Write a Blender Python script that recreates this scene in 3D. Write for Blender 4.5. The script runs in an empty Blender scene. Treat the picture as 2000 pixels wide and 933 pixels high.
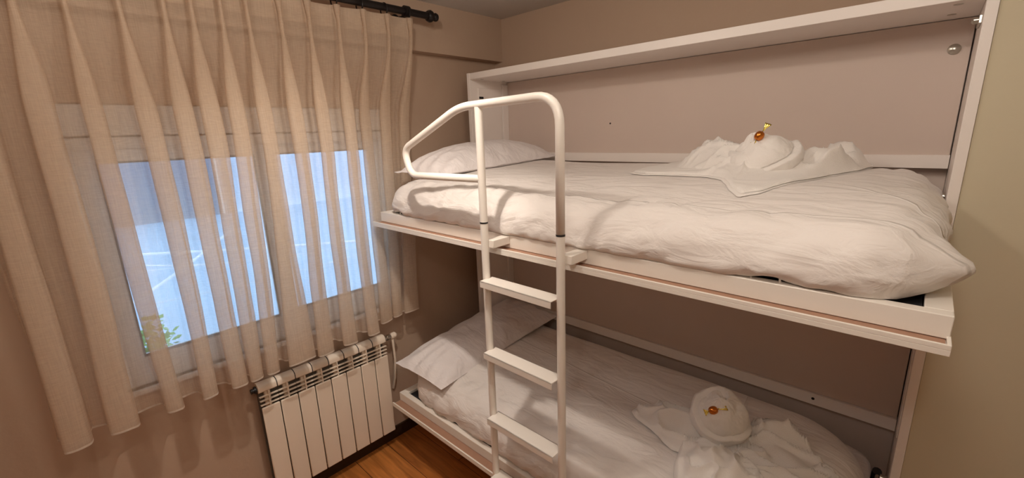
import bpy, math, random
from mathutils import Vector, Matrix, noise

random.seed(7)
S = bpy.context.scene
COL = S.collection
ZO = 0.12                       # everything below is written with z measured from 0.12 m above the floor

# ------------------------------------------------------------------ camera
cam_d = bpy.data.cameras.new('camera')
cam = bpy.data.objects.new('camera', cam_d)
COL.objects.link(cam)
S.camera = cam
CX, CY, CZ = 1.7052, -1.7009, 1.6056
yaw, pitch, roll, FPX = 0.7602, -0.2382, 0.0338, 850.11
Rz = Matrix.Rotation(yaw, 3, 'Z'); Rx = Matrix.Rotation(pitch, 3, 'X'); Ry = Matrix.Rotation(roll, 3, 'Y')
RR = Rz @ Rx @ Ry
right, fwd, up = RR.col[0], RR.col[1], RR.col[2]
M3 = Matrix((right, up, -fwd)).transposed()
cam.matrix_world = Matrix.Translation((CX, CY, CZ + ZO)) @ M3.to_4x4()
cam_d.sensor_width = 36.0
cam_d.lens = 36.0 * FPX / 2000.0
cam_d.clip_start = 0.02
cam_d.clip_end = 100

# ------------------------------------------------------------------ world and lights
w = bpy.data.worlds.new('sky'); S.world = w; w.use_nodes = True
bg = w.node_tree.nodes['Background']
bg.inputs[0].default_value = (0.50, 0.69, 0.93, 1)
bg.inputs[1].default_value = 3.1

def lamp(name, loc, power, radius, col=(1.0, 0.88, 0.76)):
    d = bpy.data.lights.new(name, 'POINT'); d.energy = power; d.shadow_soft_size = radius; d.color = col
    o = bpy.data.objects.new(name, d); COL.objects.link(o)
    o.location = (loc[0], loc[1], loc[2] + ZO)
    return o
lamp('ceiling_lamp_or_fill', (0.72, -1.08, 2.22), 7.5, 0.020)
sd = bpy.data.lights.new('fill_spot', 'SPOT'); sd.energy = 35.0; sd.shadow_soft_size = 0.022; sd.color = (1.0, 0.88, 0.76)  # added fill spot beside the first lamp, brightens the lower bunk
sd.spot_size = math.radians(96); sd.spot_blend = 1.0
so = bpy.data.objects.new('fill_spot', sd); COL.objects.link(so)
so.location = (0.70, -1.06, 2.20 + ZO)
so.rotation_euler = Vector((-0.95, 0.22, -1.80)).to_track_quat('-Z', 'Y').to_euler()
lamp('ceiling_lamp_or_fill', (0.57, -1.62, 2.20), 4.5, 0.03)
lamp('ceiling_lamp_or_fill', (1.62, -1.15, 2.19), 11.5, 0.13)  # added fill for the right side, wide so its ladder shadow blurs away
lamp('ceiling_lamp_or_fill', (1.75, -2.05, 2.18), 9.0, 0.05)

S.view_settings.view_transform = 'Standard'
S.view_settings.look = 'None'
S.view_settings.gamma = 1.0
S.view_settings.exposure = 0.12
S.view_settings.use_curve_mapping = False
S.cycles.transparent_max_bounces = 32
S.cycles.max_bounces = 10
S.cycles.diffuse_bounces = 6

# ------------------------------------------------------------------ materials
def nmat(name):
    m = bpy.data.materials.new(name); m.use_nodes = True
    nt = m.node_tree
    b = nt.nodes['Principled BSDF']
    return m, nt, b
def lin(c):
    return tuple(((v/255)/12.92 if v/255 <= 0.04045 else ((v/255+0.055)/1.055)**2.4) for v in c)
def simple(name, c, rough=0.5, metal=0.0, noise_amt=0.04, nscale=12, bump=0.0, bscale=60, spec=0.5):
    m, nt, b = nmat(name)
    N = nt.nodes; L = nt.links
    tc = N.new('ShaderNodeTexCoord')
    nz = N.new('ShaderNodeTexNoise'); nz.inputs['Scale'].default_value = nscale; nz.inputs['Detail'].default_value = 5
    L.new(tc.outputs['Object'], nz.inputs['Vector'])
    mx = N.new('ShaderNodeMix'); mx.data_type = 'RGBA'
    mx.inputs[6].default_value = (*[v*(1-noise_amt) for v in c], 1)
    mx.inputs[7].default_value = (*[min(1, v*(1+noise_amt)) for v in c], 1)
    L.new(nz.outputs['Fac'], mx.inputs[0]); L.new(mx.outputs[2], b.inputs['Base Color'])
    b.inputs['Roughness'].default_value = rough; b.inputs['Metallic'].default_value = metal
    b.inputs['Specular IOR Level'].default_value = spec
    if bump:
        n2 = N.new('ShaderNodeTexNoise'); n2.inputs['Scale'].default_value = bscale; n2.inputs['Detail'].default_value = 6
        L.new(tc.outputs['Object'], n2.inputs['Vector'])
        bp = N.new('ShaderNodeBump'); bp.inputs['Strength'].default_value = bump; bp.inputs['Distance'].default_value = 0.004
        L.new(n2.outputs['Fac'], bp.inputs['Height']); L.new(bp.outputs[0], b.inputs['Normal'])
    return m
MAT = {}
MAT['wall'] = simple('beige_wall_paint', lin((186, 162, 142)), 0.85, bump=0.25, bscale=45, nscale=3)
MAT['wallR'] = simple('greige_wall_paint', lin((206, 197, 172)), 0.85, bump=0.2, bscale=45, nscale=3)
MAT['ceil'] = simple('ceiling_paint', lin((205, 203, 200)), 0.9, nscale=3)
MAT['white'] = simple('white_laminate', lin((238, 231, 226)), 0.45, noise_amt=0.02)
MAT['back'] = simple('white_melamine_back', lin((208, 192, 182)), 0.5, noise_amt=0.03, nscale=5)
MAT['metal'] = simple('white_powder_coated_steel', lin((236, 230, 222)), 0.32, noise_amt=0.015)
MAT['lining'] = simple('bare_brown_board', lin((164, 126, 104)), 0.7, noise_amt=0.08, nscale=30)
MAT['black'] = simple('black_plastic', (0.012, 0.012, 0.014), 0.45)
MAT['iron'] = simple('black_iron', (0.012, 0.009, 0.009), 0.38, metal=0.3)
MAT['steel'] = simple('zinc_steel', (0.55, 0.53, 0.48), 0.28, metal=1.0)
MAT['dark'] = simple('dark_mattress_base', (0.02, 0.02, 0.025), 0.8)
MAT['rad'] = simple('radiator_enamel', lin((238, 226, 210)), 0.38, noise_amt=0.02)
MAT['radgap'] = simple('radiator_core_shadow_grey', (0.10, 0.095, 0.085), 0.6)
MAT['pvc'] = simple('white_pvc', lin((225, 228, 232)), 0.35, noise_amt=0.01)
MAT['pvcline'] = simple('grey_rubber_seal', (0.10, 0.11, 0.12), 0.6)
MAT['brass'] = simple('brass', (0.7, 0.5, 0.2), 0.3, metal=1.0)

def linen(name, c, crease=None, bump=0.75, sheen=0.2, terry=False):
    m, nt, b = nmat(name); N = nt.nodes; L = nt.links
    b.inputs['Base Color'].default_value = (*c, 1); b.inputs['Roughness'].default_value = 0.85
    b.inputs['Sheen Weight'].default_value = sheen; b.inputs['Specular IOR Level'].default_value = 0.15
    tc = N.new('ShaderNodeTexCoord')
    if terry:
        nz = N.new('ShaderNodeTexNoise'); nz.inputs['Scale'].default_value = 420; nz.inputs['Detail'].default_value = 3
        L.new(tc.outputs['Object'], nz.inputs['Vector']); h = nz.outputs['Fac']
        n2 = N.new('ShaderNodeTexNoise'); n2.inputs['Scale'].default_value = 35; n2.inputs['Detail'].default_value = 4
        L.new(tc.outputs['Object'], n2.inputs['Vector'])
        ad = N.new('ShaderNodeMath'); ad.operation = 'ADD'; L.new(h, ad.inputs[0]); L.new(n2.outputs['Fac'], ad.inputs[1]); h = ad.outputs[0]
        dist = 0.003
    else:
        mp = N.new('ShaderNodeMapping'); mp.inputs['Rotation'].default_value = (0.3, 0.2, 0.6); mp.inputs['Scale'].default_value = (3.2, 9, 7)
        L.new(tc.outputs['Object'], mp.inputs['Vector'])
        nz = N.new('ShaderNodeTexNoise'); nz.inputs['Scale'].default_value = 1.8; nz.inputs['Detail'].default_value = 6; nz.inputs['Roughness'].default_value = 0.5
        nz.inputs['Distortion'].default_value = 0.8
        L.new(mp.outputs[0], nz.inputs['Vector'])
        h = nz.outputs['Fac']; dist = 0.02
        # ironed fold lines: narrow grooves where the cloth was folded
        for (nx, ny, nzz, c0) in (crease or []):
            vd = N.new('ShaderNodeVectorMath'); vd.operation = 'DOT_PRODUCT'; vd.inputs[1].default_value = (nx, ny, nzz)
            L.new(tc.outputs['Object'], vd.inputs[0])
            s1 = N.new('ShaderNodeMath'); s1.operation = 'SUBTRACT'; L.new(vd.outputs['Value'], s1.inputs[0]); s1.inputs[1].default_value = c0
            a1 = N.new('ShaderNodeMath'); a1.operation = 'ABSOLUTE'; L.new(s1.outputs[0], a1.inputs[0])
            mr = N.new('ShaderNodeMapRange'); mr.interpolation_type = 'SMOOTHSTEP'
            mr.inputs[1].default_value = 0; mr.inputs[2].default_value = 0.007; mr.inputs[3].default_value = 0.22; mr.inputs[4].default_value = 0
            L.new(a1.outputs[0], mr.inputs[0])
            ad = N.new('ShaderNodeMath'); ad.operation = 'ADD'; L.new(h, ad.inputs[0]); L.new(mr.outputs[0], ad.inputs[1]); h = ad.outputs[0]
    bp = N.new('ShaderNodeBump'); bp.inputs['Strength'].default_value = bump; bp.inputs['Distance'].default_value = dist
    L.new(h, bp.inputs['Height']); L.new(bp.outputs[0], b.inputs['Normal'])
    return m
MAT['duvet'] = linen('white_cotton_duvet', lin((232, 226, 222)),
                     crease=[(0.62, 0.78, 0.0, 0.42), (0.80, -0.60, 0.0, 1.42), (0, 1, 0, -0.33), (0.9, 0.43, 0, 1.25)])
MAT['duvet2'] = linen('white_cotton_duvet_lower', lin((232, 226, 222)), crease=[(0.1, 1, 0, 0.06), (1, 0.1, 0, 0.55)])
MAT['sheet'] = linen('white_cotton_sheet', lin((226, 218, 214)))
MAT['pillow'] = linen('white_cotton_pillowcase', lin((230, 224, 224)))
MAT['towel'] = linen('white_terry_towel', lin((240, 236, 232)), terry=True, bump=0.5, sheen=0.3)

def curtain_mat(name, c, opac):
    m = bpy.data.materials.new(name); m.use_nodes = True; nt = m.node_tree; N = nt.nodes; L = nt.links
    for n in list(N): N.remove(n)
    out = N.new('ShaderNodeOutputMaterial')
    df = N.new('ShaderNodeBsdfDiffuse'); df.inputs[0].default_value = (*c, 1)
    tl = N.new('ShaderNodeBsdfTranslucent'); tl.inputs[0].default_value = (*c, 1)
    mx = N.new('ShaderNodeMixShader'); mx.inputs[0].default_value = 0.42
    L.new(df.outputs[0], mx.inputs[1]); L.new(tl.outputs[0], mx.inputs[2])
    tr = N.new('ShaderNodeBsdfTransparent'); tr.inputs[0].default_value = (1, 1, 1, 1)
    mt = N.new('ShaderNodeMixShader')
    tc = N.new('ShaderNodeTexCoord')
    # slubby weave: vertical and horizontal threads of uneven thickness
    hs = []
    for sc in ((30, 420, 14), (30, 40, 520)):
        mp = N.new('ShaderNodeMapping'); mp.inputs['Scale'].default_value = sc
        L.new(tc.outputs['Object'], mp.inputs['Vector'])
        nz = N.new('ShaderNodeTexNoise'); nz.inputs['Scale'].default_value = 1.0; nz.inputs['Detail'].default_value = 2
        L.new(mp.outputs[0], nz.inputs['Vector']); hs.append(nz.outputs['Fac'])
    ad = N.new('ShaderNodeMath'); ad.operation = 'ADD'; L.new(hs[0], ad.inputs[0]); L.new(hs[1], ad.inputs[1])
    mr = N.new('ShaderNodeMapRange'); mr.inputs[1].default_value = 0.7; mr.inputs[2].default_value = 1.3
    mr.inputs[3].default_value = opac - 0.06; mr.inputs[4].default_value = opac + 0.06
    L.new(ad.outputs[0], mr.inputs[0])
    L.new(mr.outputs[0], mt.inputs[0]); L.new(tr.outputs[0], mt.inputs[1]); L.new(mx.outputs[0], mt.inputs[2])
    bp = N.new('ShaderNodeBump'); bp.inputs['Strength'].default_value = 0.25; bp.inputs['Distance'].default_value = 0.001
    L.new(ad.outputs[0], bp.inputs['Height']); L.new(bp.outputs[0], df.inputs['Normal'])
    L.new(mt.outputs[0], out.inputs[0])
    return m
MAT['curtain'] = curtain_mat('cream_voile', lin((228, 210, 190)), 0.56)
MAT['hem'] = curtain_mat('cream_voile_hem', lin((226, 216, 204)), 0.9)

def glass_mat():
    m = bpy.data.materials.new('window_glass'); m.use_nodes = True; nt = m.node_tree; N = nt.nodes; L = nt.links
    for n in list(N): N.remove(n)
    out = N.new('ShaderNodeOutputMaterial'); tr = N.new('ShaderNodeBsdfTransparent'); tr.inputs[0].default_value = (0.94, 0.97, 0.98, 1)
    gl = N.new('ShaderNodeBsdfGlossy'); gl.inputs['Roughness'].default_value = 0.02
    fr = N.new('ShaderNodeFresnel'); fr.inputs[0].default_value = 1.45
    mx = N.new('ShaderNodeMixShader'); L.new(fr.outputs[0], mx.inputs[0]); L.new(tr.outputs[0], mx.inputs[1]); L.new(gl.outputs[0], mx.inputs[2])
    L.new(mx.outputs[0], out.inputs[0]); return m
MAT['glass'] = glass_mat()

def wood_mat():
    m, nt, b = nmat('oak_plank_floor'); N = nt.nodes; L = nt.links
    tc = N.new('ShaderNodeTexCoord')
    mp = N.new('ShaderNodeMapping'); mp.inputs['Rotation'].default_value = (0, 0, 0)
    L.new(tc.outputs['Object'], mp.inputs['Vector'])
    br = N.new('ShaderNodeTexBrick'); br.offset = 0.37
    br.inputs['Scale'].default_value = 1.0; br.inputs['Brick Width'].default_value = 1.25; br.inputs['Row Height'].default_value = 0.19
    br.inputs['Mortar Size'].default_value = 0.0016; br.inputs['Mortar Smooth'].default_value = 0.2
    br.inputs['Color1'].default_value = (*lin((206, 136, 72)), 1); br.inputs['Color2'].default_value = (*lin((184, 116, 58)), 1)
    br.inputs['Mortar'].default_value = (0.03, 0.014, 0.006, 1)
    L.new(mp.outputs[0], br.inputs['Vector'])
    m2 = N.new('ShaderNodeMapping'); m2.inputs['Scale'].default_value = (2.0, 22, 1)
    L.new(tc.outputs['Object'], m2.inputs['Vector'])
    nz = N.new('ShaderNodeTexNoise'); nz.inputs['Scale'].default_value = 1.5; nz.inputs['Detail'].default_value = 8; nz.inputs['Distortion'].default_value = 1.2
    L.new(m2.outputs[0], nz.inputs['Vector'])
    cr = N.new('ShaderNodeValToRGB'); cr.color_ramp.elements[0].position = 0.3; cr.color_ramp.elements[0].color = (0.45, 0.38, 0.32, 1)
    cr.color_ramp.elements[1].position = 0.7; cr.color_ramp.elements[1].color = (1.15, 1.1, 1.0, 1)
    L.new(nz.outputs['Fac'], cr.inputs[0])
    mx = N.new('ShaderNodeMix'); mx.data_type = 'RGBA'; mx.blend_type = 'MULTIPLY'; mx.inputs[0].default_value = 0.8
    L.new(br.outputs['Color'], mx.inputs[6]); L.new(cr.outputs[0], mx.inputs[7]); L.new(mx.outputs[2], b.inputs['Base Color'])
    b.inputs['Roughness'].default_value = 0.38
    return m
MAT['floor'] = wood_mat()
def foil(name, c):
    m, nt, b = nmat(name); b.inputs['Base Color'].default_value = (*c, 1); b.inputs['Metallic'].default_value = 0.9; b.inputs['Roughness'].default_value = 0.18
    N = nt.nodes; L = nt.links
    nz = N.new('ShaderNodeTexNoise'); nz.inputs['Scale'].default_value = 120
    tc = N.new('ShaderNodeTexCoord'); L.new(tc.outputs['Object'], nz.inputs['Vector'])
    bp = N.new('ShaderNodeBump'); bp.inputs['Strength'].default_value = 0.4; bp.inputs['Distance'].default_value = 0.003
    L.new(nz.outputs['Fac'], bp.inputs['Height']); L.new(bp.outputs[0], b.inputs['Normal'])
    return m
MAT['amber'] = foil('amber_foil', (0.62, 0.20, 0.035))
MAT['gold'] = foil('gold_foil', (0.75, 0.58, 0.14))
MAT['roofsheet'] = simple('pale_blue_roof_sheet', (0.50, 0.66, 0.80), 0.5, nscale=1.5, noise_amt=0.12)
MAT['facade'] = simple('grey_render_facade', (0.20, 0.24, 0.30), 0.9, nscale=1)
MAT['facade2'] = simple('pale_render_facade', (0.62, 0.70, 0.80), 0.9, nscale=1)
MAT['rope'] = simple('white_rope', (0.95, 0.95, 0.97), 0.7)
MAT['leaf'] = simple('leaf_green', (0.18, 0.42, 0.10), 0.6, noise_amt=0.3, nscale=40)

# ------------------------------------------------------------------ mesh helpers
class MB:
    def __init__(s): s.v = []; s.f = []
    def add(s, vs, fs):
        n = len(s.v); s.v += [tuple(p) for p in vs]; s.f += [tuple(i+n for i in f) for f in fs]; return s
    def box(s, x0, x1, y0, y1, z0, z1):
        return s.add([(x0,y0,z0),(x1,y0,z0),(x1,y1,z0),(x0,y1,z0),(x0,y0,z1),(x1,y0,z1),(x1,y1,z1),(x0,y1,z1)],
                     [(0,3,2,1),(4,5,6,7),(0,1,5,4),(1,2,6,5),(2,3,7,6),(3,0,4,7)])
    def prism_x(s, prof, x0, x1):      # closed (y,z) outline, counter-clockwise seen from -x... extruded along x
        n = len(prof); vs = [(x0, y, z) for y, z in prof] + [(x1, y, z) for y, z in prof]
        fs = [(i, (i+1) % n, n+(i+1) % n, n+i) for i in range(n)] + [tuple(range(n))[::-1], tuple(range(n, 2*n))]
        return s.add(vs, fs)
    def prism_y(s, prof, y0, y1):      # closed (x,z) outline extruded along y
        n = len(prof); vs = [(x, y0, z) for x, z in prof] + [(x, y1, z) for x, z in prof]
        fs = [(i, (i+1) % n, n+(i+1) % n, n+i) for i in range(n)] + [tuple(range(n))[::-1], tuple(range(n, 2*n))]
        return s.add(vs, fs)
    def tube(s, path, r, seg=14, cap=True, closed=False):
        P = [Vector(p) for p in path]; n = len(P)
        rr = r if isinstance(r, (list, tuple)) else [r]*n
        rings = []; prev = None
        for i, p in enumerate(P):
            if closed: t = (P[(i+1) % n] - P[i-1]).normalized()
            elif i == 0: t = (P[1]-P[0]).normalized()
            elif i == n-1: t = (P[-1]-P[-2]).normalized()
            else: t = ((P[i+1]-P[i]).normalized() + (P[i]-P[i-1]).normalized()).normalized()
            if prev is None:
                a = Vector((0,0,1)) if abs(t.z) < 0.9 else Vector((1,0,0)); u = t.cross(a).normalized()
            else: u = (prev - t*prev.dot(t)).normalized()
            prev = u; v = t.cross(u)
            rings.append([p + (u*math.cos(2*math.pi*k/seg) + v*math.sin(2*math.pi*k/seg))*rr[i] for k in range(seg)])
        vs = [q for R in rings for q in R]; fs = []
        m = n if closed else n-1
        for i in range(m):
            j = (i+1) % n
            for k in range(seg): fs.append((i*seg+k, i*seg+(k+1) % seg, j*seg+(k+1) % seg, j*seg+k))
        if cap and not closed: fs += [tuple(range(seg))[::-1], tuple(range((n-1)*seg, n*seg))]
        return s.add(vs, fs)
    def lathe(s, org, axis, prof, seg=20):   # prof: (distance along axis, radius)
        A = Vector(axis).normalized(); a = Vector((0,0,1)) if abs(A.z) < 0.9 else Vector((1,0,0))
        u = A.cross(a).normalized(); v = A.cross(u); O = Vector(org); vs = []; fs = []
        for h, r in prof:
            for k in range(seg):
                t = 2*math.pi*k/seg; vs.append(O + A*h + (u*math.cos(t)+v*math.sin(t))*max(r, 1e-5))
        n = len(prof)
        for i in range(n-1):
            for k in range(seg): fs.append((i*seg+k, i*seg+(k+1) % seg, (i+1)*seg+(k+1) % seg, (i+1)*seg+k))
        fs += [tuple(range(seg))[::-1], tuple(range((n-1)*seg, n*seg))]
        return s.add(vs, fs)
    def grid(s, rows, closed=False):
        m = len(rows[0]); vs = [p for r in rows for p in r]; fs = []
        for i in range(len(rows)-1):
            for j in range(m if closed else m-1):
                k = (j+1) % m; fs.append((i*m+j, i*m+k, (i+1)*m+k, (i+1)*m+j))
        return s.add(vs, fs)

ORG = {}
def obj(name, mb, mat, parent=None, bevel=0.0, smooth=True, angle=35, origin=None, solid=0.0, subd=0):
    base = ORG[parent.name] if parent is not None else None
    if base is None:
        if origin is None:
            xs = [p[0] for p in mb.v]; ys = [p[1] for p in mb.v]; zs = [p[2] for p in mb.v]
            origin = Vector(((min(xs)+max(xs))/2, (min(ys)+max(ys))/2, min(zs)))
        base = Vector(origin)
    me = bpy.data.meshes.new(name)
    me.from_pydata([(p[0]-base.x, p[1]-base.y, p[2]-base.z) for p in mb.v], [], mb.f)
    me.validate(); me.update()
    o = bpy.data.objects.new(name, me); COL.objects.link(o)
    me.materials.append(MAT[mat])
    if smooth:
        for p in me.polygons: p.use_smooth = True
        if angle: me.set_sharp_from_angle(angle=math.radians(angle))
    if parent is None: o.location = (base.x, base.y, base.z + ZO)
    else: o.parent = parent
    ORG[o.name] = base
    if solid:
        md = o.modifiers.new('thickness', 'SOLIDIFY'); md.thickness = solid; md.offset = -1
    if bevel:
        md = o.modifiers.new('bevel', 'BEVEL'); md.width = bevel; md.segments = 2; md.limit_method = 'ANGLE'; md.angle_limit = math.radians(50)
    if subd:
        md = o.modifiers.new('subd', 'SUBSURF'); md.levels = subd; md.render_levels = subd
    return o
def thing(name, loc, label, cat, group=None):
    o = bpy.data.objects.new(name, None); COL.objects.link(o); o.empty_display_size = 0.05
    o.location = (loc[0], loc[1], loc[2] + ZO); ORG[o.name] = Vector(loc)
    return tag(o, label, cat, group)
def tag(o, label, cat, group=None):
    o['label'] = label; o['category'] = cat
    if group: o['group'] = group
    return o
def struct(name, mb, mat, **k):
    o = obj(name, mb, mat, **k); o['kind'] = 'structure'; return o
def nz(x, y, z): return noise.noise(Vector((x, y, z)))
def sstep(a, b, x):
    t = min(1, max(0, (x-a)/(b-a))); return t*t*(3-2*t)
def lerp(a, b, t): return a + (b-a)*t
def catmull(pts, n=8, closed=False):
    P = [Vector(p) for p in pts]; out = []; m = len(P)
    for i in range(m if closed else m-1):
        if closed: a, b, c, d = P[i-1], P[i], P[(i+1) % m], P[(i+2) % m]
        else: a, b, c, d = P[max(i-1, 0)], P[i], P[i+1], P[min(i+2, m-1)]
        for k in range(n):
            t = k/n
            out.append(0.5*((2*b) + (c-a)*t + (2*a-5*b+4*c-d)*t*t + (-a+3*b-3*c+d)*t**3))
    if not closed: out.append(P[-1])
    return out

# ------------------------------------------------------------------ room shell
WX = -0.37; BX = -0.305; YW = 0.381; ZC = 2.28; FZ = -0.12
YB = -3.2; XR = 3.0; SOF = 2.0376
WY0, WY1, WZ0, WZ1 = -1.66, -0.43, 0.70, 1.75      # window opening
struct('floor', MB().box(WX-0.2, XR+0.2, YB-0.2, YW+0.2, FZ-0.1, FZ), 'floor')
struct('ceiling', MB().box(WX-0.2, XR+0.2, YB-0.2, YW+0.2, ZC, ZC+0.1), 'ceil')
wl = MB()
wl.box(WX-0.2, WX, YB, WY0, FZ, ZC); wl.box(WX-0.2, WX, WY1, YW+0.02, FZ, ZC)
wl.box(WX-0.2, WX, WY0, WY1, FZ, WZ0); wl.box(WX-0.2, WX, WY0, WY1, WZ1, ZC)
struct('wall_left', wl, 'wall')
struct('trim_1', MB().box(WX-0.01, BX, YB, YW, SOF, ZC), 'wall')      # dropped beam above the window
struct('wall_back', MB().box(WX-0.2, XR+0.2, YW, YW+0.15, FZ, ZC), 'wall')
struct('wall_right', MB().box(1.7858, XR, 0.006, YW+0.02, FZ, ZC), 'wallR')
struct('wall_east', MB().box(XR, XR+0.15, YB, YW, FZ, ZC), 'wallR')
struct('wall_front', MB().box(WX-0.2, XR+0.2, YB-0.15, YB, FZ, ZC), 'wall')
MAT['shaded_skirt'] = simple('shadow_brown_skirting', lin((52, 34, 22)), 0.5)  # shadow band below the radiator is put into this dark colour
struct('baseboard_left', MB().box(WX, WX+0.012, -3.1, -0.02, FZ, FZ+0.07), 'shaded_skirt')

# window: outer frame, shutter box, two sashes with panes, meeting stile
GX = -0.43
wf = MB()
wf.box(GX-0.03, GX+0.035, WY0, -1.625, WZ0, 1.64); wf.box(GX-0.03, GX+0.035, -0.47, WY1, WZ0, 1.64)
wf.box(GX-0.03, GX+0.035, -1.625, -0.47, WZ0, 0.745); wf.box(GX-0.03, GX+0.035, -1.625, -0.47, 1.595, 1.64)
win = struct('window_1', wf, 'pvc', bevel=0.003)
obj('shutter_box', MB().box(GX-0.03, GX+0.05, WY0, WY1, 1.643, WZ1), 'pvc', win, bevel=0.004)
obj('seal', MB().box(GX+0.0, GX+0.0365, WY0, WY1, 1.639, 1.644), 'pvcline', win)
def sash(y0, y1, gx):
    st = 0.052
    m = MB()
    m.box(gx-0.02, gx+0.02, y0, y0+st, 0.745, 1.595); m.box(gx-0.02, gx+0.02, y1-st, y1, 0.745, 1.595)
    m.box(gx-0.02, gx+0.02, y0+st, y1-st, 0.745, 0.812); m.box(gx-0.02, gx+0.02, y0+st, y1-st, 1.553, 1.595)
    s_ = obj('sash', m, 'pvc', win, bevel=0.002)
    g = MB()
    a0, a1, b0, b1 = y0+st, y1-st, 0.812, 1.553
    g.box(gx+0.012, gx+0.021, a0, a1, b0, b0+0.008); g.box(gx+0.012, gx+0.021, a0, a1, b1-0.006, b1)
    g.box(gx+0.012, gx+0.021, a0, a0+0.006, b0, b1); g.box(gx+0.012, gx+0.021, a1-0.006, a1, b0, b1)
    obj('rubber_seal', g, 'pvcline', s_)
    obj('pane', MB().box(gx-0.003, gx+0.003, a0, a1, b0, b1), 'glass', s_)
    h = MB(); h.box(gx+0.02, gx+0.03, (y1-0.04), (y1-0.015), 1.12, 1.22)
    obj('handle', h, 'pvc', s_, bevel=0.003)
sash(-1.625, -1.02, GX+0.012); sash(-1.045, -0.47, GX-0.012)
struct('trim_2', MB().box(GX+0.03, WX+0.015, WY0-0.02, WY1+0.02, WZ0-0.02, WZ0), 'pvc', bevel=0.003)

# ------------------------------------------------------------------ outside
o = obj('translucent_roof', MB().box(-8.6, -0.75, -7, 8, 0.14, 0.2), 'roofsheet')
tag(o, 'pale blue flat roof sheet outside below the window', 'roof')
o = obj('building', MB().box(-9.4, -8.9, -9, 0.7, -2, 3.0), 'facade'); tag(o, 'grey building wall far behind the left window pane', 'building')
o = obj('building', MB().box(-9.6, -8.9, 0.9, 10, -2, 6.0), 'facade2'); tag(o, 'pale building wall far behind the right window pane', 'building')
def rope(a, b, r, label):
    pts = [Vector(a).lerp(Vector(b), t/14) - Vector((0, 0, 0.03*math.sin(math.pi*t/14))) for t in range(15)]
    tag(obj('clothesline', MB().tube(pts, r, 8), 'rope'), label, 'rope')
rope((-4.7, -1.75, 0.5), (-2.2, 1.4, 0.5), 0.016, 'thick white line stretched level across the view outside the window')
rope((-1.9, -1.7, 0.5), (-4.6, -0.2, 0.55), 0.014, 'thick white line slanting up to the right outside the left pane')
rope((-3.6, -1.6, 0.62), (-2.6, -0.7, 0.58), 0.006, 'thin white line slanting down to the right outside the left pane')
rope((-2.6, -1.6, 0.40), (-2.6, 0.6, 0.40), 0.006, 'thin white line hanging lowest outside the window')
rope((-3.3, -1.6, 0.55), (-2.3, 1.2, 0.5), 0.005, 'thin white line just below the thick level one outside')
lm = MB(); random.seed(3)
for k in range(260):
    c = Vector((random.uniform(-1.75, -1.35), random.uniform(-1.62, -1.36), random.uniform(0.3, 0.56)))
    d = Vector((random.uniform(-1,1), random.uniform(-1,1), random.uniform(0.1,1))).normalized(); e = d.cross(Vector((0.3,0.2,1))).normalized()
    L_ = random.uniform(0.03, 0.055)
    lm.add([c, c+d*L_*0.5+e*0.018, c+d*L_, c+d*L_*0.5-e*0.018], [(0,1,2,3)])
pt = thing('potted_plant', (-1.55, -1.5, 0.2), 'small green plant on the roof outside the lower left of the window', 'plant')
obj('foliage', lm, 'leaf', pt)
obj('pot', MB().lathe((-1.55, -1.5, 0.2), (0,0,1), [(0,0.07),(0.14,0.1),(0.15,0.1),(0.15,0.085),(0.13,0.08)]), 'lining', pt)

# ------------------------------------------------------------------ radiator
rt = thing('radiator', (-0.31, -0.95, -0.02), 'cream white eight section aluminium radiator under the curtained window', 'radiator')
SW = 0.0785; Y1 = -0.622
for k in range(8):
    ya = Y1 - k*SW; yb = ya - SW; yc = (ya+yb)/2
    m = MB()
    # back column with a rounded head
    prof = []
    for t in range(0, 9):
        a = math.pi*t/8
        prof.append((-0.308 + 0.028*math.cos(a), 0.554 + 0.021*math.sin(a)))
    prof = prof + [(-0.336, 0.54), (-0.325, 0.532), (-0.290, 0.532), (-0.28, 0.54)]
    m.prism_y(prof, yb+0.0014, ya-0.0014)
    m.box(-0.322, -0.300, yc-0.012, yc+0.012, -0.005, 0.535)
    m.box(-0.300, -0.284, yc-0.012, yc+0.012, 0.0, 0.44)
    sec = obj('section', m, 'rad', rt, bevel=0.0015, angle=40)
    obj('front_panel', MB().box(-0.286, -0.275, yb+0.002, ya-0.002, 0.0, 0.464), 'rad', sec, bevel=0.004)
    g = MB()
    g.box(-0.296, -0.277, yc-0.0022, yc+0.0022, 0.455, 0.538)
    for z in (0.474, 0.494, 0.514): g.box(-0.290, -0.2775, yb+0.001, ya-0.001, z, z+0.0024)
    obj('grille', g, 'rad', sec)
    if k < 7: obj('gasket', MB().prism_y([(x+(x+0.308)*0.03, z+(z-0.554)*0.03) for x, z in prof], yb-0.0014, yb+0.0014), 'black', rt)
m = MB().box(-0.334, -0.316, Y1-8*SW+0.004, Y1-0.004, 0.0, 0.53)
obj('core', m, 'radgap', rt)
v = obj('valve', MB().lathe((-0.308, Y1, 0.545), (0,1,0), [(0,0.011),(0.022,0.011),(0.022,0.016),(0.034,0.016),(0.034,0.010),(0.045,0.010)]), 'steel', rt)
obj('valve_knob', MB().lathe((-0.308, Y1+0.045, 0.545), (0,1,0), [(0,0.013),(0.006,0.018),(0.026,0.017),(0.034,0.010)]), 'rad', v)
obj('supply_pipe', MB().tube([(-0.308, Y1+0.055, 0.53), (-0.308, Y1+0.058, 0.40), (-0.33, Y1+0.058, 0.28), (-0.36, Y1+0.058, 0.2)], 0.007), 'rad', rt)
obj('bleed_plug', MB().lathe((-0.308, Y1-8*SW, 0.545), (0,-1,0), [(0,0.017),(0.008,0.017),(0.008,0.011),(0.022,0.011)]), 'black', rt)

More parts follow.
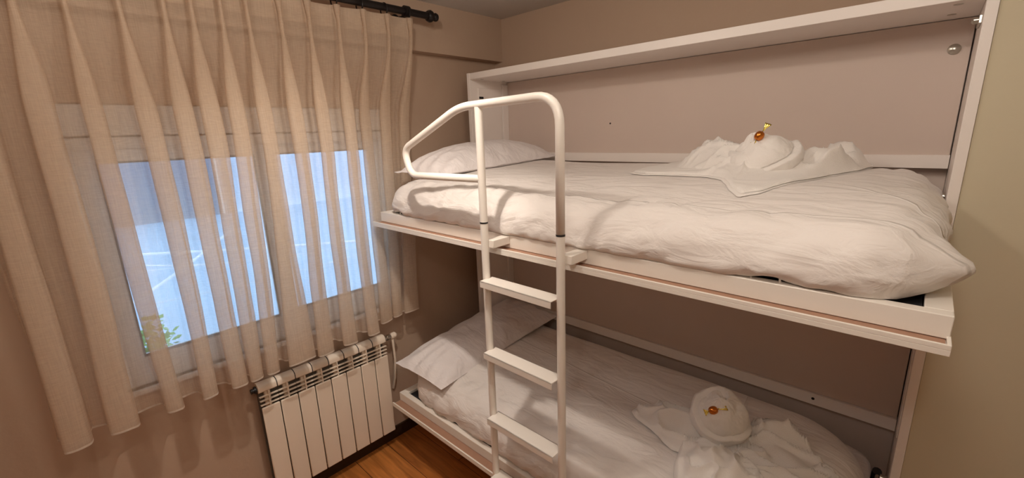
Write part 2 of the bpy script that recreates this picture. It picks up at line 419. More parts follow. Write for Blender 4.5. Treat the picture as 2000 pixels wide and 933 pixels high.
# ------------------------------------------------------------------ curtain rod and curtain
RX, RZ = -0.205, 2.186
rod = thing('curtain_rod', (RX, -1.1, RZ), 'black iron curtain rod with ball finial above the window', 'curtain rod')
obj('pole', MB().tube([(RX, -2.25, RZ), (RX, -0.235, RZ)], 0.0165, 20), 'iron', rod)
obj('finial', MB().lathe((RX, -0.24, RZ), (0,1,0), [(-0.012,0.0165),(-0.010,0.022),(-0.004,0.026),(0.006,0.029),(0.016,0.026),(0.022,0.017),(0.027,0.0155),(0.031,0.018),(0.040,0.0205),(0.049,0.018),(0.055,0.008)], 24), 'iron', rod)
br = MB().tube([(RX, -0.372, RZ-0.016), (-0.24, -0.372, RZ-0.018), (BX, -0.372, RZ-0.018)], 0.008)
br.lathe((BX-0.0, -0.372, RZ-0.018), (1,0,0), [(0,0.024),(0.006,0.024),(0.008,0.012)])
br.lathe((RX, -0.385, RZ), (0,1,0), [(0,0.0168),(0,0.025),(0.026,0.025),(0.026,0.0168)])
obj('bracket', br, 'iron', rod)
br2 = MB().tube([(RX, -2.1, RZ-0.016), (BX, -2.1, RZ-0.018)], 0.008)
obj('bracket', br2, 'iron', rod)

T = [-.371,-.493,-.614,-.730,-.853,-.965,-1.079,-1.168,-1.250,-1.332,-1.446,-1.566,-1.674,-1.785]
B = [(-.457,.090,-.25),(-.545,.052,-.25),(-.618,.066,-.245),(-.747,.058,-.15),(-.865,.064,-.15),(-.984,.068,-.15),(-1.090,.108,-.15),(-1.208,.050,-.15),
     (-1.270,.048,-.15),(-1.333,.056,-.15),(-1.430,.048,-.15),(-1.541,.050,-.15),(-1.680,.074,-.15),(-1.795,.070,-.15)]
ZT, ZB, ZP = 2.152, 0.668, 2.066
ring_src = None
for i, y in enumerate(T):
    m = MB(); pts = [(RX + 0.028*math.cos(a), y, RZ-0.0115 + 0.028*math.sin(a)) for a in [2*math.pi*k/20 for k in range(20)]]
    m.tube(pts, 0.0032, 8, closed=True); m.tube([(RX, y, RZ-0.0395), (RX+0.006, y, RZ-0.052)], 0.0022, 6)
    o = obj('curtain_ring', m, 'iron')
    nm = ['first','second','third','fourth','fifth','sixth','seventh','eighth','ninth','tenth','eleventh','twelfth','thirteenth','fourteenth'][i]
    tag(o, 'black iron curtain ring on the rod, %s from the ball finial' % nm, 'curtain ring', 'rings on the curtain rod')

def curtain_row(z, extra=0.0):
    t = (ZT - z)/(ZT - ZB)
    tp = (ZT - ZP)/(ZT - ZB)
    row = []
    # openness of the fold: fanned at the very top, pinched at tp, full below
    if t < tp: op = lerp(0.52, 0.24, sstep(0, tp, t)); dep = lerp(0.030, 0.040, sstep(0, tp, t))
    else:
        q = (t-tp)/(1-tp); op = lerp(0.24, 1.0, sstep(0, 0.26, q)); dep = lerp(0.040, 0.100, sstep(0, 0.25, q))
    n = len(T); C_ = []
    for i in range(n):
        yb, wb, xb = B[i]
        q = max(0, (t-tp)/(1-tp))
        mid = 0.012*math.sin(math.pi*q)*nz(i*3.7, 0.3, 1.0)*2
        c = lerp(T[i], yb, q**0.9) + mid + 0.006*nz(i*2.1, z*2.2, 5)
        wmid = 0.052 + 0.012*nz(i*5.3, 2, 2)
        if q < 0.45: wf_ = lerp(wmid, wmid*1.08, q/0.45)
        else: wf_ = lerp(wmid*1.08, wb, (q-0.45)/0.55)
        w_ = max(0.016, wf_*op)
        # right-hand folds are pushed back between the bed end and the wall
        xc = lerp(-0.172, xb, sstep(0.0, 0.28, q)) if xb < -0.2 else lerp(-0.178, xb, sstep(0, 0.4, q))
        C_.append((c, w_, xc))
    first = True
    for i, (c, w_, xc) in enumerate(C_):
        xv = max(xc - dep, -0.345)
        if i < 3: xv = max(xc - dep*0.65, -0.345)
        h = w_/2; d = xc - xv
        yr = c + h
        if i == 0: row.append((xv, yr + 0.008))
        k = min(1.0, w_/0.05)
        fold = [(xv, yr+0.002), (xv+0.35*d, yr-0.003), (xv+0.75*d, yr+0.003*k), (xc-0.004, yr-0.004*k), (xc, c+h*0.4), (xc+0.001, c-h*0.3), (xc-0.006, c-h+0.002),
                (xc-0.022*k-0.003, c-h+0.002), (xc-0.024*k-0.004, c-h*0.2), (xc-0.022*k-0.004, c+h*0.7), (xc-0.034*k-0.006, c+h*0.72), (xc-0.040*k-0.007, c),
                (xv+0.30*d, c-h*0.9), (xv+0.1*d, c-h-0.002), (xv, c-h-0.008)]
        row += fold
        if i < n-1:
            cn, wn, xn = C_[i+1]; xvn = max(xn - dep*(0.65 if i+1 < 3 else 1), -0.345)
            ya, yb_ = c-h-0.008, cn+wn/2+0.002
            for s_ in (0.3, 0.6, 0.85): row.append((lerp(xv, xvn, s_)-0.006*math.sin(math.pi*s_)*min(1, max(0, ya-yb_)/0.06), lerp(ya, yb_, s_)))
        else:
            for s_ in (0.25, 0.5, 0.75, 1.0):
                row.append((xv+0.01*math.sin(s_*3), c-h-0.008 - s_*lerp(0.07, 0.002, min(1, t*1.3))))
    return [(x + extra, y) for x, y in row]
def smooth_row(r):
    P = catmull([(x, y, 0) for x, y in r], 3)
    return P
rows = []; NZ = 90
for j in range(NZ+1):
    t = j/NZ; z = ZT - (ZT-ZB)*t
    r = smooth_row(curtain_row(z)); rr = []
    for k, p in enumerate(r):
        dz = 0.0
        if t > 0.9: dz = 0.010*nz(k*0.05, 7.7, 1)*(t-0.9)*10
        wob = 0.003*nz(k*0.12, z*4.0, 9.0)*sstep(0.05, 0.2, t)
        rr.append((p.x + wob, p.y + wob, z + dz))
    rows.append(rr)
cur = thing('curtain', (-0.2, -1.1, ZB), 'long sheer cream pinch pleated curtain hanging from the black rod across the window', 'curtain')
obj('cloth', MB().grid(rows), 'curtain', cur, angle=None)
hem = [[(p[0]+0.0012, p[1], p[2]+0.006) for p in rows[-1]], [(p[0]+0.0016, p[1], p[2]-0.001) for p in rows[-1]]]
obj('hem', MB().grid(hem), 'hem', cur, angle=None)
hd = [[(p[0]+0.0012, p[1], p[2]) for p in rows[j]] for j in range(0, 6)]
obj('heading_tape', MB().grid(hd), 'curtain', cur, angle=None)

# ------------------------------------------------------------------ folding bunk unit
XL, XRR, HT, YK = -0.217, 1.785, 1.934, 0.291
bunk = thing('folding_bunk_bed', (0.78, 0.0, FZ), 'white wall cabinet with two fold down bunk beds lowered from it', 'bunk bed')
t_ = 0.024
obj('side_panel', MB().box(XL, XL+t_, 0.0, 0.35, FZ, HT), 'white', bunk, bevel=0.0012)
sp = obj('side_panel', MB().box(XRR-t_, XRR, 0.0, 0.35, FZ, HT), 'white', bunk, bevel=0.0012)
obj('top_panel', MB().box(XL+t_, XRR-t_, 0.001, 0.35, HT-0.034, HT-0.001), 'white', bunk, bevel=0.0012)
DZ = -0.995
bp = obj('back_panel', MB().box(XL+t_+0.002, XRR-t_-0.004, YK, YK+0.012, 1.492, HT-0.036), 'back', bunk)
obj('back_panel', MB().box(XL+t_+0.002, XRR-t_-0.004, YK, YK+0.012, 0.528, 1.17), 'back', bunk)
for z in (1.449, 0.478):
    obj('back_rail', MB().box(XL+t_+0.001, XRR-t_-0.002, YK-0.012, YK+0.02, z, z+0.043 if z > 1 else z+0.048), 'white', bunk, bevel=0.001)
obj('back_board', MB().box(XL+t_+0.001, XRR-t_-0.001, 0.335, 0.349, FZ, HT-0.04), 'back', bunk)
# thin vertical liners inside the cabinet ends
obj('liner_strip', MB().box(XL+t_, XL+t_+0.012, 0.245, YK-0.001, FZ, HT-0.05), 'white', bunk, bevel=0.001)
obj('liner_strip', MB().box(XRR-t_-0.003, XRR-t_, 0.03, 0.09, 0.60, 1.16), 'white', bunk, bevel=0.001)
# seam lines of the screwed-on end plates (thin dark grooves) and caps
obj('end_plate', MB().box(XL+t_, XL+t_+0.006, 0.055, 0.235, 1.30, 1.858), 'white', bunk, bevel=0.0015)
def latch(x, y, z, lab, dx=0.018):
    m = MB().box(min(x, x+dx), max(x, x+dx), y-0.016, y+0.016, z-0.006, z+0.006)
    return obj('latch_plate', m, lab, bunk, bevel=0.001)
latch(XL+t_+0.006, 0.075, 1.806, 'black', 0.003)
obj('cable_stop', MB().lathe((XL+t_+0.03, YK-0.001, 1.812), (0,-1,0), [(0,0.013),(0.006,0.013),(0.012,0.007)]), 'black', bunk)
obj('catch', MB().lathe((XRR-t_-0.04, YK-0.001, 1.812), (0,-1,0), [(0,0.016),(0.005,0.015),(0.01,0.006)]), 'steel', bunk)
m = MB().box(XRR-t_-0.006, XRR-t_, 0.05, 0.15, 1.846, 1.866); m.lathe((XRR-t_-0.001, 0.07, 1.856), (-1,0,0), [(0,0.009),(0.014,0.009),(0.018,0.005)])
obj('hinge_bracket', m, 'steel', bunk, bevel=0.001)
for x_, y_ in ((XRR-t_-0.06, 0.20), (XRR-t_-0.05, 0.05), (XL+0.07, 0.05), (XL+0.07, 0.22)):
    obj('cam_cap', MB().lathe((x_, y_, HT-0.0335), (0,0,-1), [(0,0.010),(0.0015,0.010),(0.002,0.004)]), 'steel', bunk)
obj('screw_cap', MB().lathe((0.52, YK, 1.637), (0,-1,0), [(0,0.0045),(0.002,0.004)], 10), 'black', bunk)
obj('screw_cap', MB().lathe((1.50, YK-0.0125, 0.505), (0,-1,0), [(0,0.006),(0.002,0.005)], 10), 'black', bunk)

def bed(dz, upper):
    zt = 1.252 + dz; zb = 1.210 + dz; yf = -0.612; e = 1.7835
    x0, x1 = XL+0.002, e
    # panels: fold-up facade, whose inner face is bare board with a white lip
    fac = obj('facade_board', MB().box(x0-0.002, x1+0.001, -0.658, 0.02, zb-0.020, zb-0.008), 'metal', bunk, bevel=0.001)
    m = MB().box(x0-0.002, x1+0.001, -0.658, -0.651, zb-0.008, zb+0.0015)
    m.box(x1-0.005, x1+0.001, -0.651, -0.55, zb-0.008, zb+0.0015)
    obj('edge_lip', m, 'metal', fac, bevel=0.0008)
    obj('inner_face', MB().box(x0+0.003, x1-0.006, -0.650, 0.015, zb-0.008, zb-0.0055), 'lining', fac)
    rw = 0.020; sw = 0.042
    m = MB()
    m.box(x0, x1, yf, yf+0.030, zb-0.0045, zt)
    m.box(x0, x0+sw, yf+0.030, -0.02, zb-0.0045, zt); m.box(x1-sw, x1, yf+0.030, -0.02, zb-0.0045, zt)
    m.box(XL+t_+0.008, XRR-t_-0.012, -0.02, 0.25, zb-0.0045, zt-0.006)
    fr = obj('bed_frame', m, 'metal', bunk, bevel=0.002)
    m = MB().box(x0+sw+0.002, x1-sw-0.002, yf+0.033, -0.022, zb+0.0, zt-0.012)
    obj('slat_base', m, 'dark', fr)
    for xh in ((-0.065, 1.437, 1.498) if upper else (0.0, 0.1)):
        pts = [(xh, yf+0.018, zt-0.001), (xh, yf+0.018, zt+0.012), (xh+0.003, yf+0.026, zt+0.018), (xh+0.012, yf+0.036, zt+0.016), (xh+0.014, yf+0.040, zt+0.004)]
        obj('mattress_hook', MB().tube(catmull(pts, 4), [0.0025]*17, 8), 'metal' if upper else 'steel', fr)
    # pivot arm and knuckle where the frame meets the right side panel
    m = MB().lathe((x1-sw-0.002, 0.10, zt+0.13), (1,0,0), [(0,0.012),(0.018,0.012),(0.018,0.008),(0.020,0.008)])
    m.tube([(x1-0.045, 0.10, zt-0.01), (x1-0.045, 0.10, zt+0.13)], 0.008)
    m.lathe((x1-0.05, 0.10, zt+0.13), (0,-1,0), [(0,0.007),(0.05,0.007),(0.05,0.011),(0.062,0.009)])
    obj('pivot_arm', m, 'steel' , fr)
    m = MB().tube(catmull([(x1-0.052, 0.16, zt-0.01), (x1-0.056, 0.17, zt+0.06), (x1-0.053, 0.13, zt+0.13)], 6), 0.014, 10)
    obj('gas_strut', m, 'black', fr)
bed(0, True); bed(DZ, False)
m = MB().box(XRR-t_-0.005, XRR-t_, 0.04, 0.075, 0.99, 1.03); m.lathe((XRR-t_-0.004, 0.057, 1.01), (-1,0,0), [(0,0.008),(0.012,0.008)])
obj('hinge_bracket', m, 'steel', bunk, bevel=0.001)

# ------------------------------------------------------------------ bedding
def rrect(x0, x1, y0, y1, rads, n=14):      # rounded rectangle outline, ccw from front-left; rads: fl, fr, br, bl
    out = []
    cs = [(x0, y0, rads[0], 180), (x1, y0, rads[1], 270), (x1, y1, rads[2], 0), (x0, y1, rads[3], 90)]
    for cx, cy, r, a0 in cs:
        ox = cx + r if cx == x0 else cx - r; oy = cy + r if cy == y0 else cy - r
        for k in range(n+1):
            a = math.radians(a0 + 90*k/n); out.append((ox + r*math.cos(a), oy + r*math.sin(a)))
    res = []
    for i, p in enumerate(out):                 # densify the straight runs
        q = out[(i+1) % len(out)]; d = math.hypot(q[0]-p[0], q[1]-p[1]); k = max(1, int(d/0.011))
        for s_ in range(k): res.append((lerp(p[0], q[0], s_/k), lerp(p[1], q[1], s_/k)))
    # even spacing all the way round
    m = len(res); L_ = [0]
    for i in range(m): L_.append(L_[-1] + math.hypot(res[(i+1) % m][0]-res[i][0], res[(i+1) % m][1]-res[i][1]))
    N_ = int(L_[-1]/0.0095); even = []; j = 0
    for i in range(N_):
        d = L_[-1]*i/N_
        while L_[j+1] < d: j += 1
        t = (d-L_[j])/max(1e-9, L_[j+1]-L_[j]); a, b = res[j], res[(j+1) % m]
        even.append((lerp(a[0], b[0], t), lerp(a[1], b[1], t)))
    return even
def drape(outline, seg, top, side, wr, open_bottom=True):
    """a soft cover: rings from the middle segment out to the outline (top surface), then down the sides"""
    rows = []; NR = 44
    (sx0, sx1, sy) = seg
    for i in range(NR+1):
        r = (i/NR); ring = []
        for (x, y) in outline:
            mx_, my = min(max(x, sx0), sx1), sy
            px, py = lerp(mx_, x, r), lerp(my, y, r)
            ring.append([px, py, 0.0, mx_, my])
        rows.append(('t', r, ring))
    out = []
    for kind, r, ring in rows:
        rr = []
        for px, py, _, mx_, my in ring:
            d = (1-r)
            rr.append([px, py, top(px, py)])
        out.append(rr)
    # trim: the outer part of the top curves over into the side profile
    base = outline; N_ = len(base)
    for (off, dz) in side:
        rr = []
        for i, (x, y) in enumerate(base):
            xa, ya = base[i-3]; xb, yb = base[(i+3) % N_]
            tx, ty = xb-xa, yb-ya; l = math.hypot(tx, ty) + 1e-9; nx, ny = ty/l, -tx/l
            rr.append([x + nx*off, y + ny*off, top(x, y) + dz])
        out.append(rr)
    V = [[Vector(p) for p in r] for r in out]
    res = []
    for i, r in enumerate(V):
        rr = []
        for j, p in enumerate(r):
            a = r[j-1]; b = r[(j+1) % len(r)]; c = V[max(i-1, 0)][j]; d = V[min(i+1, len(V)-1)][j]
            n = (b-a).cross(d-c)
            if n.length < 1e-9: n = Vector((0,0,1))
            n.normalize()
            s_ = wr(p, i, len(V))
            q = p + n*s_[0] if isinstance(s_, tuple) else p + n*s_
            if isinstance(s_, tuple): q = q + Vector(s_[1])
            rr.append(tuple(q))
        res.append(rr)
    return res
def ridge(a): return 1 - abs(a)*2
def wrinkles(p, amp, seed, side):
    # side: 0 on the flat top, 1 on the hanging front; long soft folds running from the rim up and right
    x, y, z = p
    u = x*0.80 + (z*0.9 + y*0.5); v_ = -x*0.55 + (z+y*0.4)*0.9
    w1 = ridge(nz(u*5.5, v_*17, seed)); w2 = nz(u*3, v_*8, seed+4); w3 = nz(x*3.0, y*3.0, seed+9)
    w4 = ridge(nz(x*16+y*5, y*6, seed+2))
    return amp*(side*(0.9*max(0, w1-0.45)*1.8 + 0.8*w2 + 0.25*w4) + (0.35*w3 + 0.18*w2))

SIDE = [(0.128*math.sin(math.radians(a)), -0.118*(1-math.cos(math.radians(a)))) for a in range(8, 97, 8)]
SIDE += [(0.124,-0.138),(0.115,-0.152),(0.100,-0.163),(0.080,-0.171),(0.055,-0.174),(0.02,-0.172)]
# upper duvet
def top_u(x, y):
    s_ = sstep(-0.62, -0.2, y)
    return 1.388 + 0.052*s_ + 0.018*sstep(-0.2, 0.25, y) + 0.010*nz(x*2.2, y*2.5, 3)
def wr_u(p, i, n):
    side = sstep(30, 48, i)*sstep(-0.25, -0.52, p.y) if p.x < 1.55 else sstep(30, 50, i)
    d = wrinkles(p, 0.0085, 2.0, side)
    # bottom edge gathers: it lifts a little off the rail at the hooks
    k = sstep(54, 60, i)
    lift = 0.022*(math.exp(-((p.x+0.065)/0.05)**2) + math.exp(-((p.x-1.46)/0.06)**2))*k
    # the loose case corner at the foot end
    t = math.exp(-((p.y+0.48)/0.055)**2 - ((p.z-1.322)/0.044)**2)*sstep(1.56, 1.76, p.x)
    return (d, (0.040*t, -0.010*t, lift + 0.004*t - 0.004*t))
ol = rrect(-0.072, 1.652, -0.500, 0.145, (0.03, 0.055, 0.08, 0.03))
rowsU = drape(ol, (0.15, 1.45, -0.17), top_u, SIDE, wr_u)
dz_fix = []
for i, r in enumerate(rowsU):                     # never sink below the rail top in front
    rowsU[i] = [(x, y, max(z, 1.2535)) for x, y, z in r]
du = obj('duvet', MB().grid(rowsU, closed=True), 'duvet', angle=None)
tag(du, 'rumpled white duvet covering the upper bunk', 'duvet')
# lower duvet
def top_l(x, y):
    s_ = sstep(-0.60, -0.25, y)
    return 0.425 + 0.040*s_ + 0.010*sstep(-0.2, 0.2, y) + 0.010*nz(x*2.4, y*2.6, 8) - 0.02*sstep(0.10, -0.16, x)
def wr_l(p, i, n):
    side = sstep(26, 50, i)*sstep(-0.25, -0.5, p.y)
    return wrinkles(p, 0.010, 12.0, side)
ol = rrect(-0.040, 1.590, -0.480, 0.145, (0.03, 0.06, 0.14, 0.03))
SIDE2 = [(o_, d_*1.16) for o_, d_ in SIDE]
rowsL = [[(x, y, max(z, 0.2585)) for x, y, z in r] for r in drape(ol, (0.15, 1.42, -0.16), top_l, SIDE2, wr_l)]
dl = obj('duvet', MB().grid(rowsL, closed=True), 'duvet2', angle=None)
tag(dl, 'rumpled white duvet covering the lower bunk', 'duvet')
# mattresses under the duvets
def mattress(zb, ztp, label):
    o_ = [(x, y) for x, y in rrect(-0.150, 1.715, -0.555, 0.245, (0.06, 0.06, 0.1, 0.06))]
    rows_ = []
    for off, z in ((0.3, zb), (0.02, zb), (0.004, zb+0.006), (0, zb+0.02), (0, ztp-0.02), (0.004, ztp-0.006), (0.02, ztp), (0.3, ztp)):
        rr = []
        for x, y in o_:
            cx_, cy_ = min(max(x, 0.2), 1.4), -0.155; d = math.hypot(x-cx_, y-cy_)
            rr.append((lerp(x, cx_, off/d) if d > off else cx_, lerp(y, cy_, off/d) if d > off else cy_, z))
        rows_.append(rr)
    tag(obj('mattress', MB().grid(rows_, closed=True), 'sheet', angle=None), label, 'mattress')
mattress(1.2425, 1.345, 'white sheeted mattress beneath the duvet on the upper bunk')
mattress(0.2475, 0.385, 'white sheeted mattress beneath the duvet on the lower bunk')

def pillow(name, corners, h_top, h_bot, label, seed, bend=0.0, wamp=0.008, sag=0.0):
    """corners A(near wall-side), B(near room-side), C(far room-side), D(far wall-side) as points"""
    A, B_, C_, D = [Vector(c) for c in corners]
    N1, N2 = 64, 44
    def pt(u, v, s_):
        # u along length 0..1, v across 0..1; edges bow inward between the pointed corners
        du, dv = 2*u-1, 2*v-1
        bu = 0.055*(1-du*du); bv = 0.03*(1-dv*dv)
        uu = lerp(u, 0.5, bv*abs(dv)**0 * 1.0) if False else u
        p = (A.lerp(D, u)).lerp(B_.lerp(C_, u), 0.5 + (v-0.5)*(1-bu*1.6))
        q = (A.lerp(B_, v)).lerp(D.lerp(C_, v), 0.5 + (u-0.5)*(1-bv*1.6))
        p = (p+q)/2
        f = (1-abs(du)**2.6)**0.62 * (1-abs(dv)**2.4)**0.62
        wv = wamp*(ridge(nz(u*7, v*3.2, seed)) - 0.4)*f + 0.5*wamp*nz(u*14, v*9, seed+3)*(1-f)
        crn = wamp*1.2*math.sin(math.atan2(dv, du)*14)*(1-f)*min(1, f*6)
        z = (h_top if s_ > 0 else -h_bot)*f
        return p + Vector((0, 0, z + (wv + crn if s_ > 0 else 0) - sag*sstep(0.35, 0.0, u)*(1-f*0.5)))
    m = MB()
    topg = [[pt(i/N1, j/N2, 1) for j in range(N2+1)] for i in range(N1+1)]
    botg = [[pt(i/N1, j/N2, -1) for j in range(N2+1)] for i in range(N1+1)]
    m.grid([[tuple(p) for p in r] for r in topg]); m.grid([[tuple(p) for p in r][::-1] for r in botg])
    # seam ribbon round the edge
    per = [topg[i][0] for i in range(N1+1)] + [topg[N1][j] for j in range(1, N2+1)] + [topg[i][N2] for i in range(N1-1, -1, -1)] + [topg[0][j] for j in range(N2-1, 0, -1)]
    o_ = obj('pillow', m, 'pillow', angle=None)
    tag(o_, label, 'pillow')
    ORG_ = ORG[o_.name]
    obj('seam', MB().tube([p + Vector((0,0,0.0)) for p in per], 0.0022, 6, closed=True), 'pillow', o_, angle=None)
    return o_
pillow('pillow', [(-0.175, -0.535, 1.440), (0.13, -0.46, 1.436), (0.22, 0.255, 1.478), (-0.185, 0.26, 1.485)], 0.108, 0.028,
       'flat white pillow at the window end of the upper bunk', 3.0)
pillow('pillow', [(-0.185, -0.635, 0.452), (0.155, -0.60, 0.420), (0.20, 0.255, 0.520), (-0.185, 0.26, 0.545)], 0.085, 0.020,
       'plump white pillow with pointed corner at the window end of the lower bunk', 8.0)

# ------------------------------------------------------------------ ladder
LX, RX2, LY = 0.626, 0.953, -0.703
lad = thing('bunk_ladder', (0.79, LY, FZ), 'white tubular bunk ladder with looped handrail hooked on the upper bunk', 'ladder')
R_ = 0.0135
def arc(p0, pc, p1, r, n=8):
    """round the corner pc of the polyline p0-pc-p1"""
    p0, pc, p1 = Vector(p0), Vector(pc), Vector(p1)
    a = (p0-pc).normalized(); b = (p1-pc).normalized()
    s_ = pc + a*r; e_ = pc + b*r; out = []
    for k in range(n+1):
        t = k/n; out.append(s_.lerp(pc, t).lerp(pc.lerp(e_, t), t))
    return out
def rounded(pts, rads):
    out = [Vector(pts[0])]
    for i in range(1, len(pts)-1): out += arc(pts[i-1], pts[i], pts[i+1], rads[i-1])
    out.append(Vector(pts[-1])); return out
hr = rounded([(RX2, LY, 1.312), (RX2, LY, 1.705), (0.530, LY, 1.697), (0.178, LY, 1.556), (0.214, LY, 1.456), (LX, LY, 1.460)], [0.085, 0.055, 0.045, 0.045])
obj('handrail', MB().tube(hr, R_, 18), 'metal', lad, angle=None)
obj('upright_post', MB().tube([(LX, LY, 1.312), (LX, LY, 1.69)], R_, 18), 'metal', lad)
for x in (LX, RX2):
    lg = obj('leg', MB().tube([(x, LY, FZ), (x, LY, 1.309)], R_, 18), 'metal', lad)
    obj('joint_ring', MB().tube([(x, LY, 1.308), (x, LY, 1.3135)], R_+0.0006, 18), 'black', lg)
    obj('foot_cap', MB().lathe((x, LY, FZ), (0,0,1), [(0,0.016),(0.02,0.016),(0.022,0.0138)]), 'black', lg)
for z in (1.112, 0.838, 0.566, 0.30, 0.03):
    m = MB().box(LX+0.006, RX2-0.010, LY-0.040, LY+0.022, z-0.004, z)
    m.box(LX+0.006, RX2-0.010, LY-0.040, LY-0.036, z-0.024, z)
    m.box(LX+0.006, RX2-0.010, LY+0.018, LY+0.022, z-0.024, z)
    obj('rung', m, 'metal', lad, bevel=0.0015)
for x in (LX, RX2):
    m = MB().box(x-0.004, x+0.034, LY+0.008, -0.6125, 1.222, 1.250)
    br_ = obj('hook_bracket', m, 'metal', lad, bevel=0.002)

# ------------------------------------------------------------------ towels
def towel_field(outline, centre, base, hfun, name, mat='towel', parent=None, thick=0.007, NR=70, layers=1):
    P = []
    for i, p in enumerate(outline):
        q = outline[(i+1) % len(outline)]
        for k in range(12): P.append(Vector((lerp(p[0], q[0], k/12), lerp(p[1], q[1], k/12), 0)))
    for _ in range(2): P = [(P[i-1] + P[i]*2 + P[(i+1) % len(P)])/4 for i in range(len(P))]
    P = [p + Vector((0.003*nz(p.x*30, p.y*30, 1), 0.003*nz(p.x*30, p.y*30, 6), 0)) for p in P]
    rows_ = []
    c = Vector((centre[0], centre[1], 0))
    for i in range(NR+1):
        r = i/NR; rr = []
        for p in P:
            q = c.lerp(p, max(r, 0.002))
            e = min(1, (1-r)*14)
            rr.append((q.x, q.y, base(q.x, q.y) + thick*math.sqrt(max(0, 1-(1-e)**2)) + hfun(q.x, q.y)*sstep(0, 0.12, 1-r) + 0.001))
        rows_.append(rr)
    m = MB().grid(rows_, closed=True)
    return m
def bump(x, y, cx_, cy_, ax, ay, rot, h, pw=1.0):
    c, s_ = math.cos(rot), math.sin(rot); dx, dy = x-cx_, y-cy_
    u = (dx*c + dy*s_)/ax; v_ = (-dx*s_ + dy*c)/ay
    d = u*u + v_*v_
    if pw > 1.5: return h*max(0, 1-math.sqrt(d))          # pointed
    return h*math.exp(-d*1.6)
def rosette(c, R, H, turns, tilt, seed, spin=1, step=0.22, sq=1.0, hh=0.22):
    """a towel end wound into a bud: spiral layers, each edge standing proud of the one above, with a hollow heart"""
    rows_ = []; n1, n2 = 110, 150
    for i in range(n1+1):
        ph = math.pi*(0.0 + 0.93*i/n1)
        rr = []
        for j in range(n2):
            th = 2*math.pi*j/n2
            s_ = (ph/math.pi*turns + spin*th/(2*math.pi) + 0.10*nz(math.cos(th)*1.5, math.sin(th)*1.5, seed+ph)) % 1.0
            lay = (sstep(0, 0.10, s_)*(1-0.75*s_))*step - step*0.62
            fade = sstep(0.02, 0.10, i/n1)*sstep(0.98, 0.60, i/n1)
            heart = 0.10*math.exp(-((ph-0.62)/0.16)**2)*math.cos(th*2+seed) - -hh*math.exp(-(ph/0.24)**2)
            r = R*(1 + lay*fade + heart + 0.07*nz(math.cos(th)*2+seed, math.sin(th)*2, ph*1.6) + 0.02*nz(math.cos(th)*7, math.sin(th)*7, ph*6+seed))
            x = r*math.sin(ph)*math.cos(th)*sq; y = r*math.sin(ph)*math.sin(th)/sq; z = H/R*r*math.cos(ph)
            v_ = Matrix.Rotation(tilt[0], 3, 'X') @ Matrix.Rotation(tilt[1], 3, 'Y') @ Vector((x, y, z))
            rr.append((c[0]+v_.x, c[1]+v_.y, c[2]+v_.z))
        rows_.append(rr)
    return MB().grid(rows_, closed=True)
def crease(x, y, sx, sy, seed, k=4):
    """sharp-crested folds of bunched cloth"""
    wx = x + 0.03*nz(x*8, y*8, seed); wy = y + 0.03*nz(x*8, y*8, seed+5)
    return max(0, 1-abs(nz(wx*sx+wy*3, wy*sy-wx*4, seed))*2.4)**k

# upper towel
tu = thing('towel_sculpture', (1.25, -0.15, 1.44), 'white towels folded into a draped mound with a rosette on the upper bunk', 'towel')
def base_u(x, y): return top_u(x, y) + 0.006
def h_u(x, y):
    h = 0
    h = max(h, bump(x, y, 1.15, -0.02, 0.17, 0.11, -0.5, 0.105, 2))
    h = max(h, bump(x, y, 1.47, -0.02, 0.13, 0.07, 0.3, 0.060))
    h = max(h, bump(x, y, 1.50, 0.12, 0.08, 0.07, 0.0, 0.075))
    h += bump(x, y, 1.30, -0.10, 0.16, 0.12, 0.4, 0.045)
    rd = 0
    return h*(1+0.05*nz(x*20, y*20, 1)) + 0.020*crease(x, y, 7, 17, 4.4)*sstep(0.0, 0.04, h+0.008) + 0.008*crease(x, y, 16, 12, 9.0)*sstep(0.0, 0.04, h) + 0.004*nz(x*9, y*9, 2)
out_u = [(0.90,-0.18),(0.88,-0.06),(0.95,0.12),(1.12,0.20),(1.32,0.22),(1.50,0.24),(1.585,0.15),(1.56,0.03),(1.50,-0.08),(1.455,-0.20),(1.385,-0.36),(1.345,-0.40),(1.30,-0.34),(1.25,-0.24),(1.18,-0.19),(1.05,-0.20),(0.97,-0.22)]
m = towel_field(out_u, (1.27, -0.02), base_u, h_u, 'spread_towel')
obj('spread_towel', m, 'towel', tu, angle=None)
out_u2 = [(x + (x-1.27)*0.012 - 0.004, y + (y+0.02)*0.03 - 0.004) for x, y in out_u]
m = towel_field(out_u2, (1.27, -0.02), lambda x, y: top_u(x, y)+0.001, lambda x, y: 0.0, 'under_layer', thick=0.005)
obj('under_layer', m, 'towel', tu, angle=None)
obj('rosette', rosette((1.315, -0.09, 1.485), 0.105, 0.084, 2.5, (0.30, -0.30), 1.0, 1, 0.24, 1.06), 'towel', tu, angle=None)

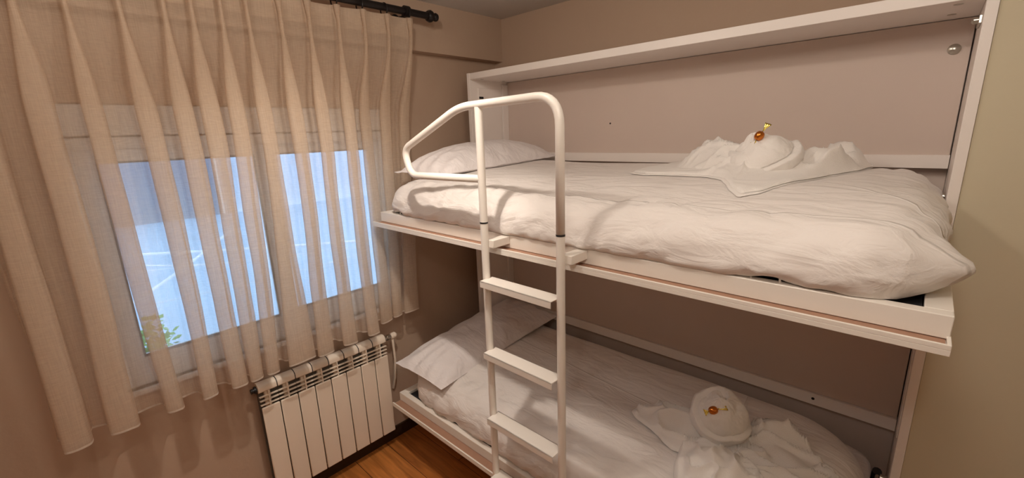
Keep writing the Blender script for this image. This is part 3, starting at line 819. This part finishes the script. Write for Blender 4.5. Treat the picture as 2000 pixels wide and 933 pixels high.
# lower towel
tl_ = thing('towel_sculpture', (1.27, -0.18, 0.47), 'white towel twisted into a rosebud with loose leaf ends on the lower bunk', 'towel')
def base_l(x, y): return top_l(x, y) + 0.005
def h_l1(x, y):
    h = bump(x, y, 1.10, -0.20, 0.13, 0.06, -0.1, 0.040) + 0.026*crease(x, y, 8, 20, 7)
    h += bump(x, y, 1.19, -0.20, 0.06, 0.09, 0, 0.03)
    return h
LW = [(0.958,-0.235),(0.975,-0.175),(1.06,-0.11),(1.16,-0.08),(1.24,-0.09),(1.27,-0.20),(1.24,-0.32),(1.17,-0.335),(1.08,-0.29),(1.0,-0.265)]
obj('leaf_end', towel_field(LW, (1.12, -0.21), base_l, h_l1, 'leaf_end', thick=0.010), 'towel', tl_, angle=None)
def h_l2(x, y):
    h = bump(x, y, 1.44, -0.06, 0.10, 0.05, 0.35, 0.075) + 0.034*crease(x, y, 6, 18, 9) + bump(x, y, 1.50, -0.16, 0.14, 0.05, -0.5, 0.03)
    return h
RW = [(1.30,-0.16),(1.33,-0.04),(1.42,0.03),(1.49,0.035),(1.53,-0.02),(1.60,-0.09),(1.69,-0.17),(1.70,-0.26),(1.62,-0.30),(1.50,-0.30),(1.38,-0.33),(1.30,-0.30)]
obj('leaf_end', towel_field(RW, (1.46, -0.15), base_l, h_l2, 'leaf_end', thick=0.012), 'towel', tl_, angle=None)
def h_l3(x, y):
    d = math.hypot(x-1.33, y+0.37)
    return bump(x, y, 1.33, -0.36, 0.12, 0.10, 0.0, 0.07) + 0.010*math.cos(d*95)*math.exp(-(d/0.09)**2) + 0.030*crease(x, y, 12, 12, 3)
BW = [(1.19,-0.30),(1.24,-0.24),(1.36,-0.22),(1.47,-0.27),(1.50,-0.38),(1.44,-0.50),(1.34,-0.54),(1.25,-0.49),(1.21,-0.40)]
obj('tucked_roll', towel_field(BW, (1.335, -0.38), base_l, h_l3, 'tucked_roll', thick=0.014), 'towel', tl_, angle=None)
obj('rosebud', rosette((1.275, -0.165, 0.556), 0.101, 0.100, 2.1, (0.42, 0.10), 3.0, -1, 0.19, 1.0, 0.20), 'towel', tl_, angle=None)

# foil-wrapped sweets
def sweet(c, axis, k, label, up=True):
    th = thing('wrapped_sweet', c, label, 'sweet', 'foil wrapped sweets on the towels')
    A = Vector(axis).normalized(); c = Vector(c)
    prof = []
    for i in range(15):
        a = math.pi*i/14; prof.append((-0.014*k*math.cos(a), 0.0115*k*math.sin(a)**0.8 + 0.0015))
    obj('body', MB().lathe(c, A, prof, 20), 'amber', th, angle=None)
    a0 = Vector((0,0,1)) if abs(A.z) < 0.9 else Vector((1,0,0)); U = A.cross(a0).normalized(); V = A.cross(U)
    for sgn, L_ in ((1, 0.028*k), (-1, 0.014*k)):
        rows_ = []
        for i in range(7):
            t = i/6; w_ = 0.002 + 0.010*k*t; rr = []
            for j in range(13):
                s_ = j/12*2-1
                ang = 0.5*t
                wv = 0.0028*k*math.sin(s_*9)*t
                rr.append(tuple(c + A*sgn*(0.0135*k + L_*t) + (U*math.cos(ang)+V*math.sin(ang))*w_*s_ + (V*math.cos(ang)-U*math.sin(ang))*wv))
            rows_.append(rr)
        obj('twist', MB().grid(rows_), 'gold', th, angle=None, solid=0.0006)
camright = right
sweet((1.312, -0.145, 1.572), (0.45, 0.30, 0.85), 1.05, 'amber and gold foil wrapped sweet on top of the upper towel mound')
sweet((1.276, -0.244, 0.628), (0.72, 0.50, 0.35), 1.12, 'amber foil wrapped sweet tucked into the lower towel rosebud')
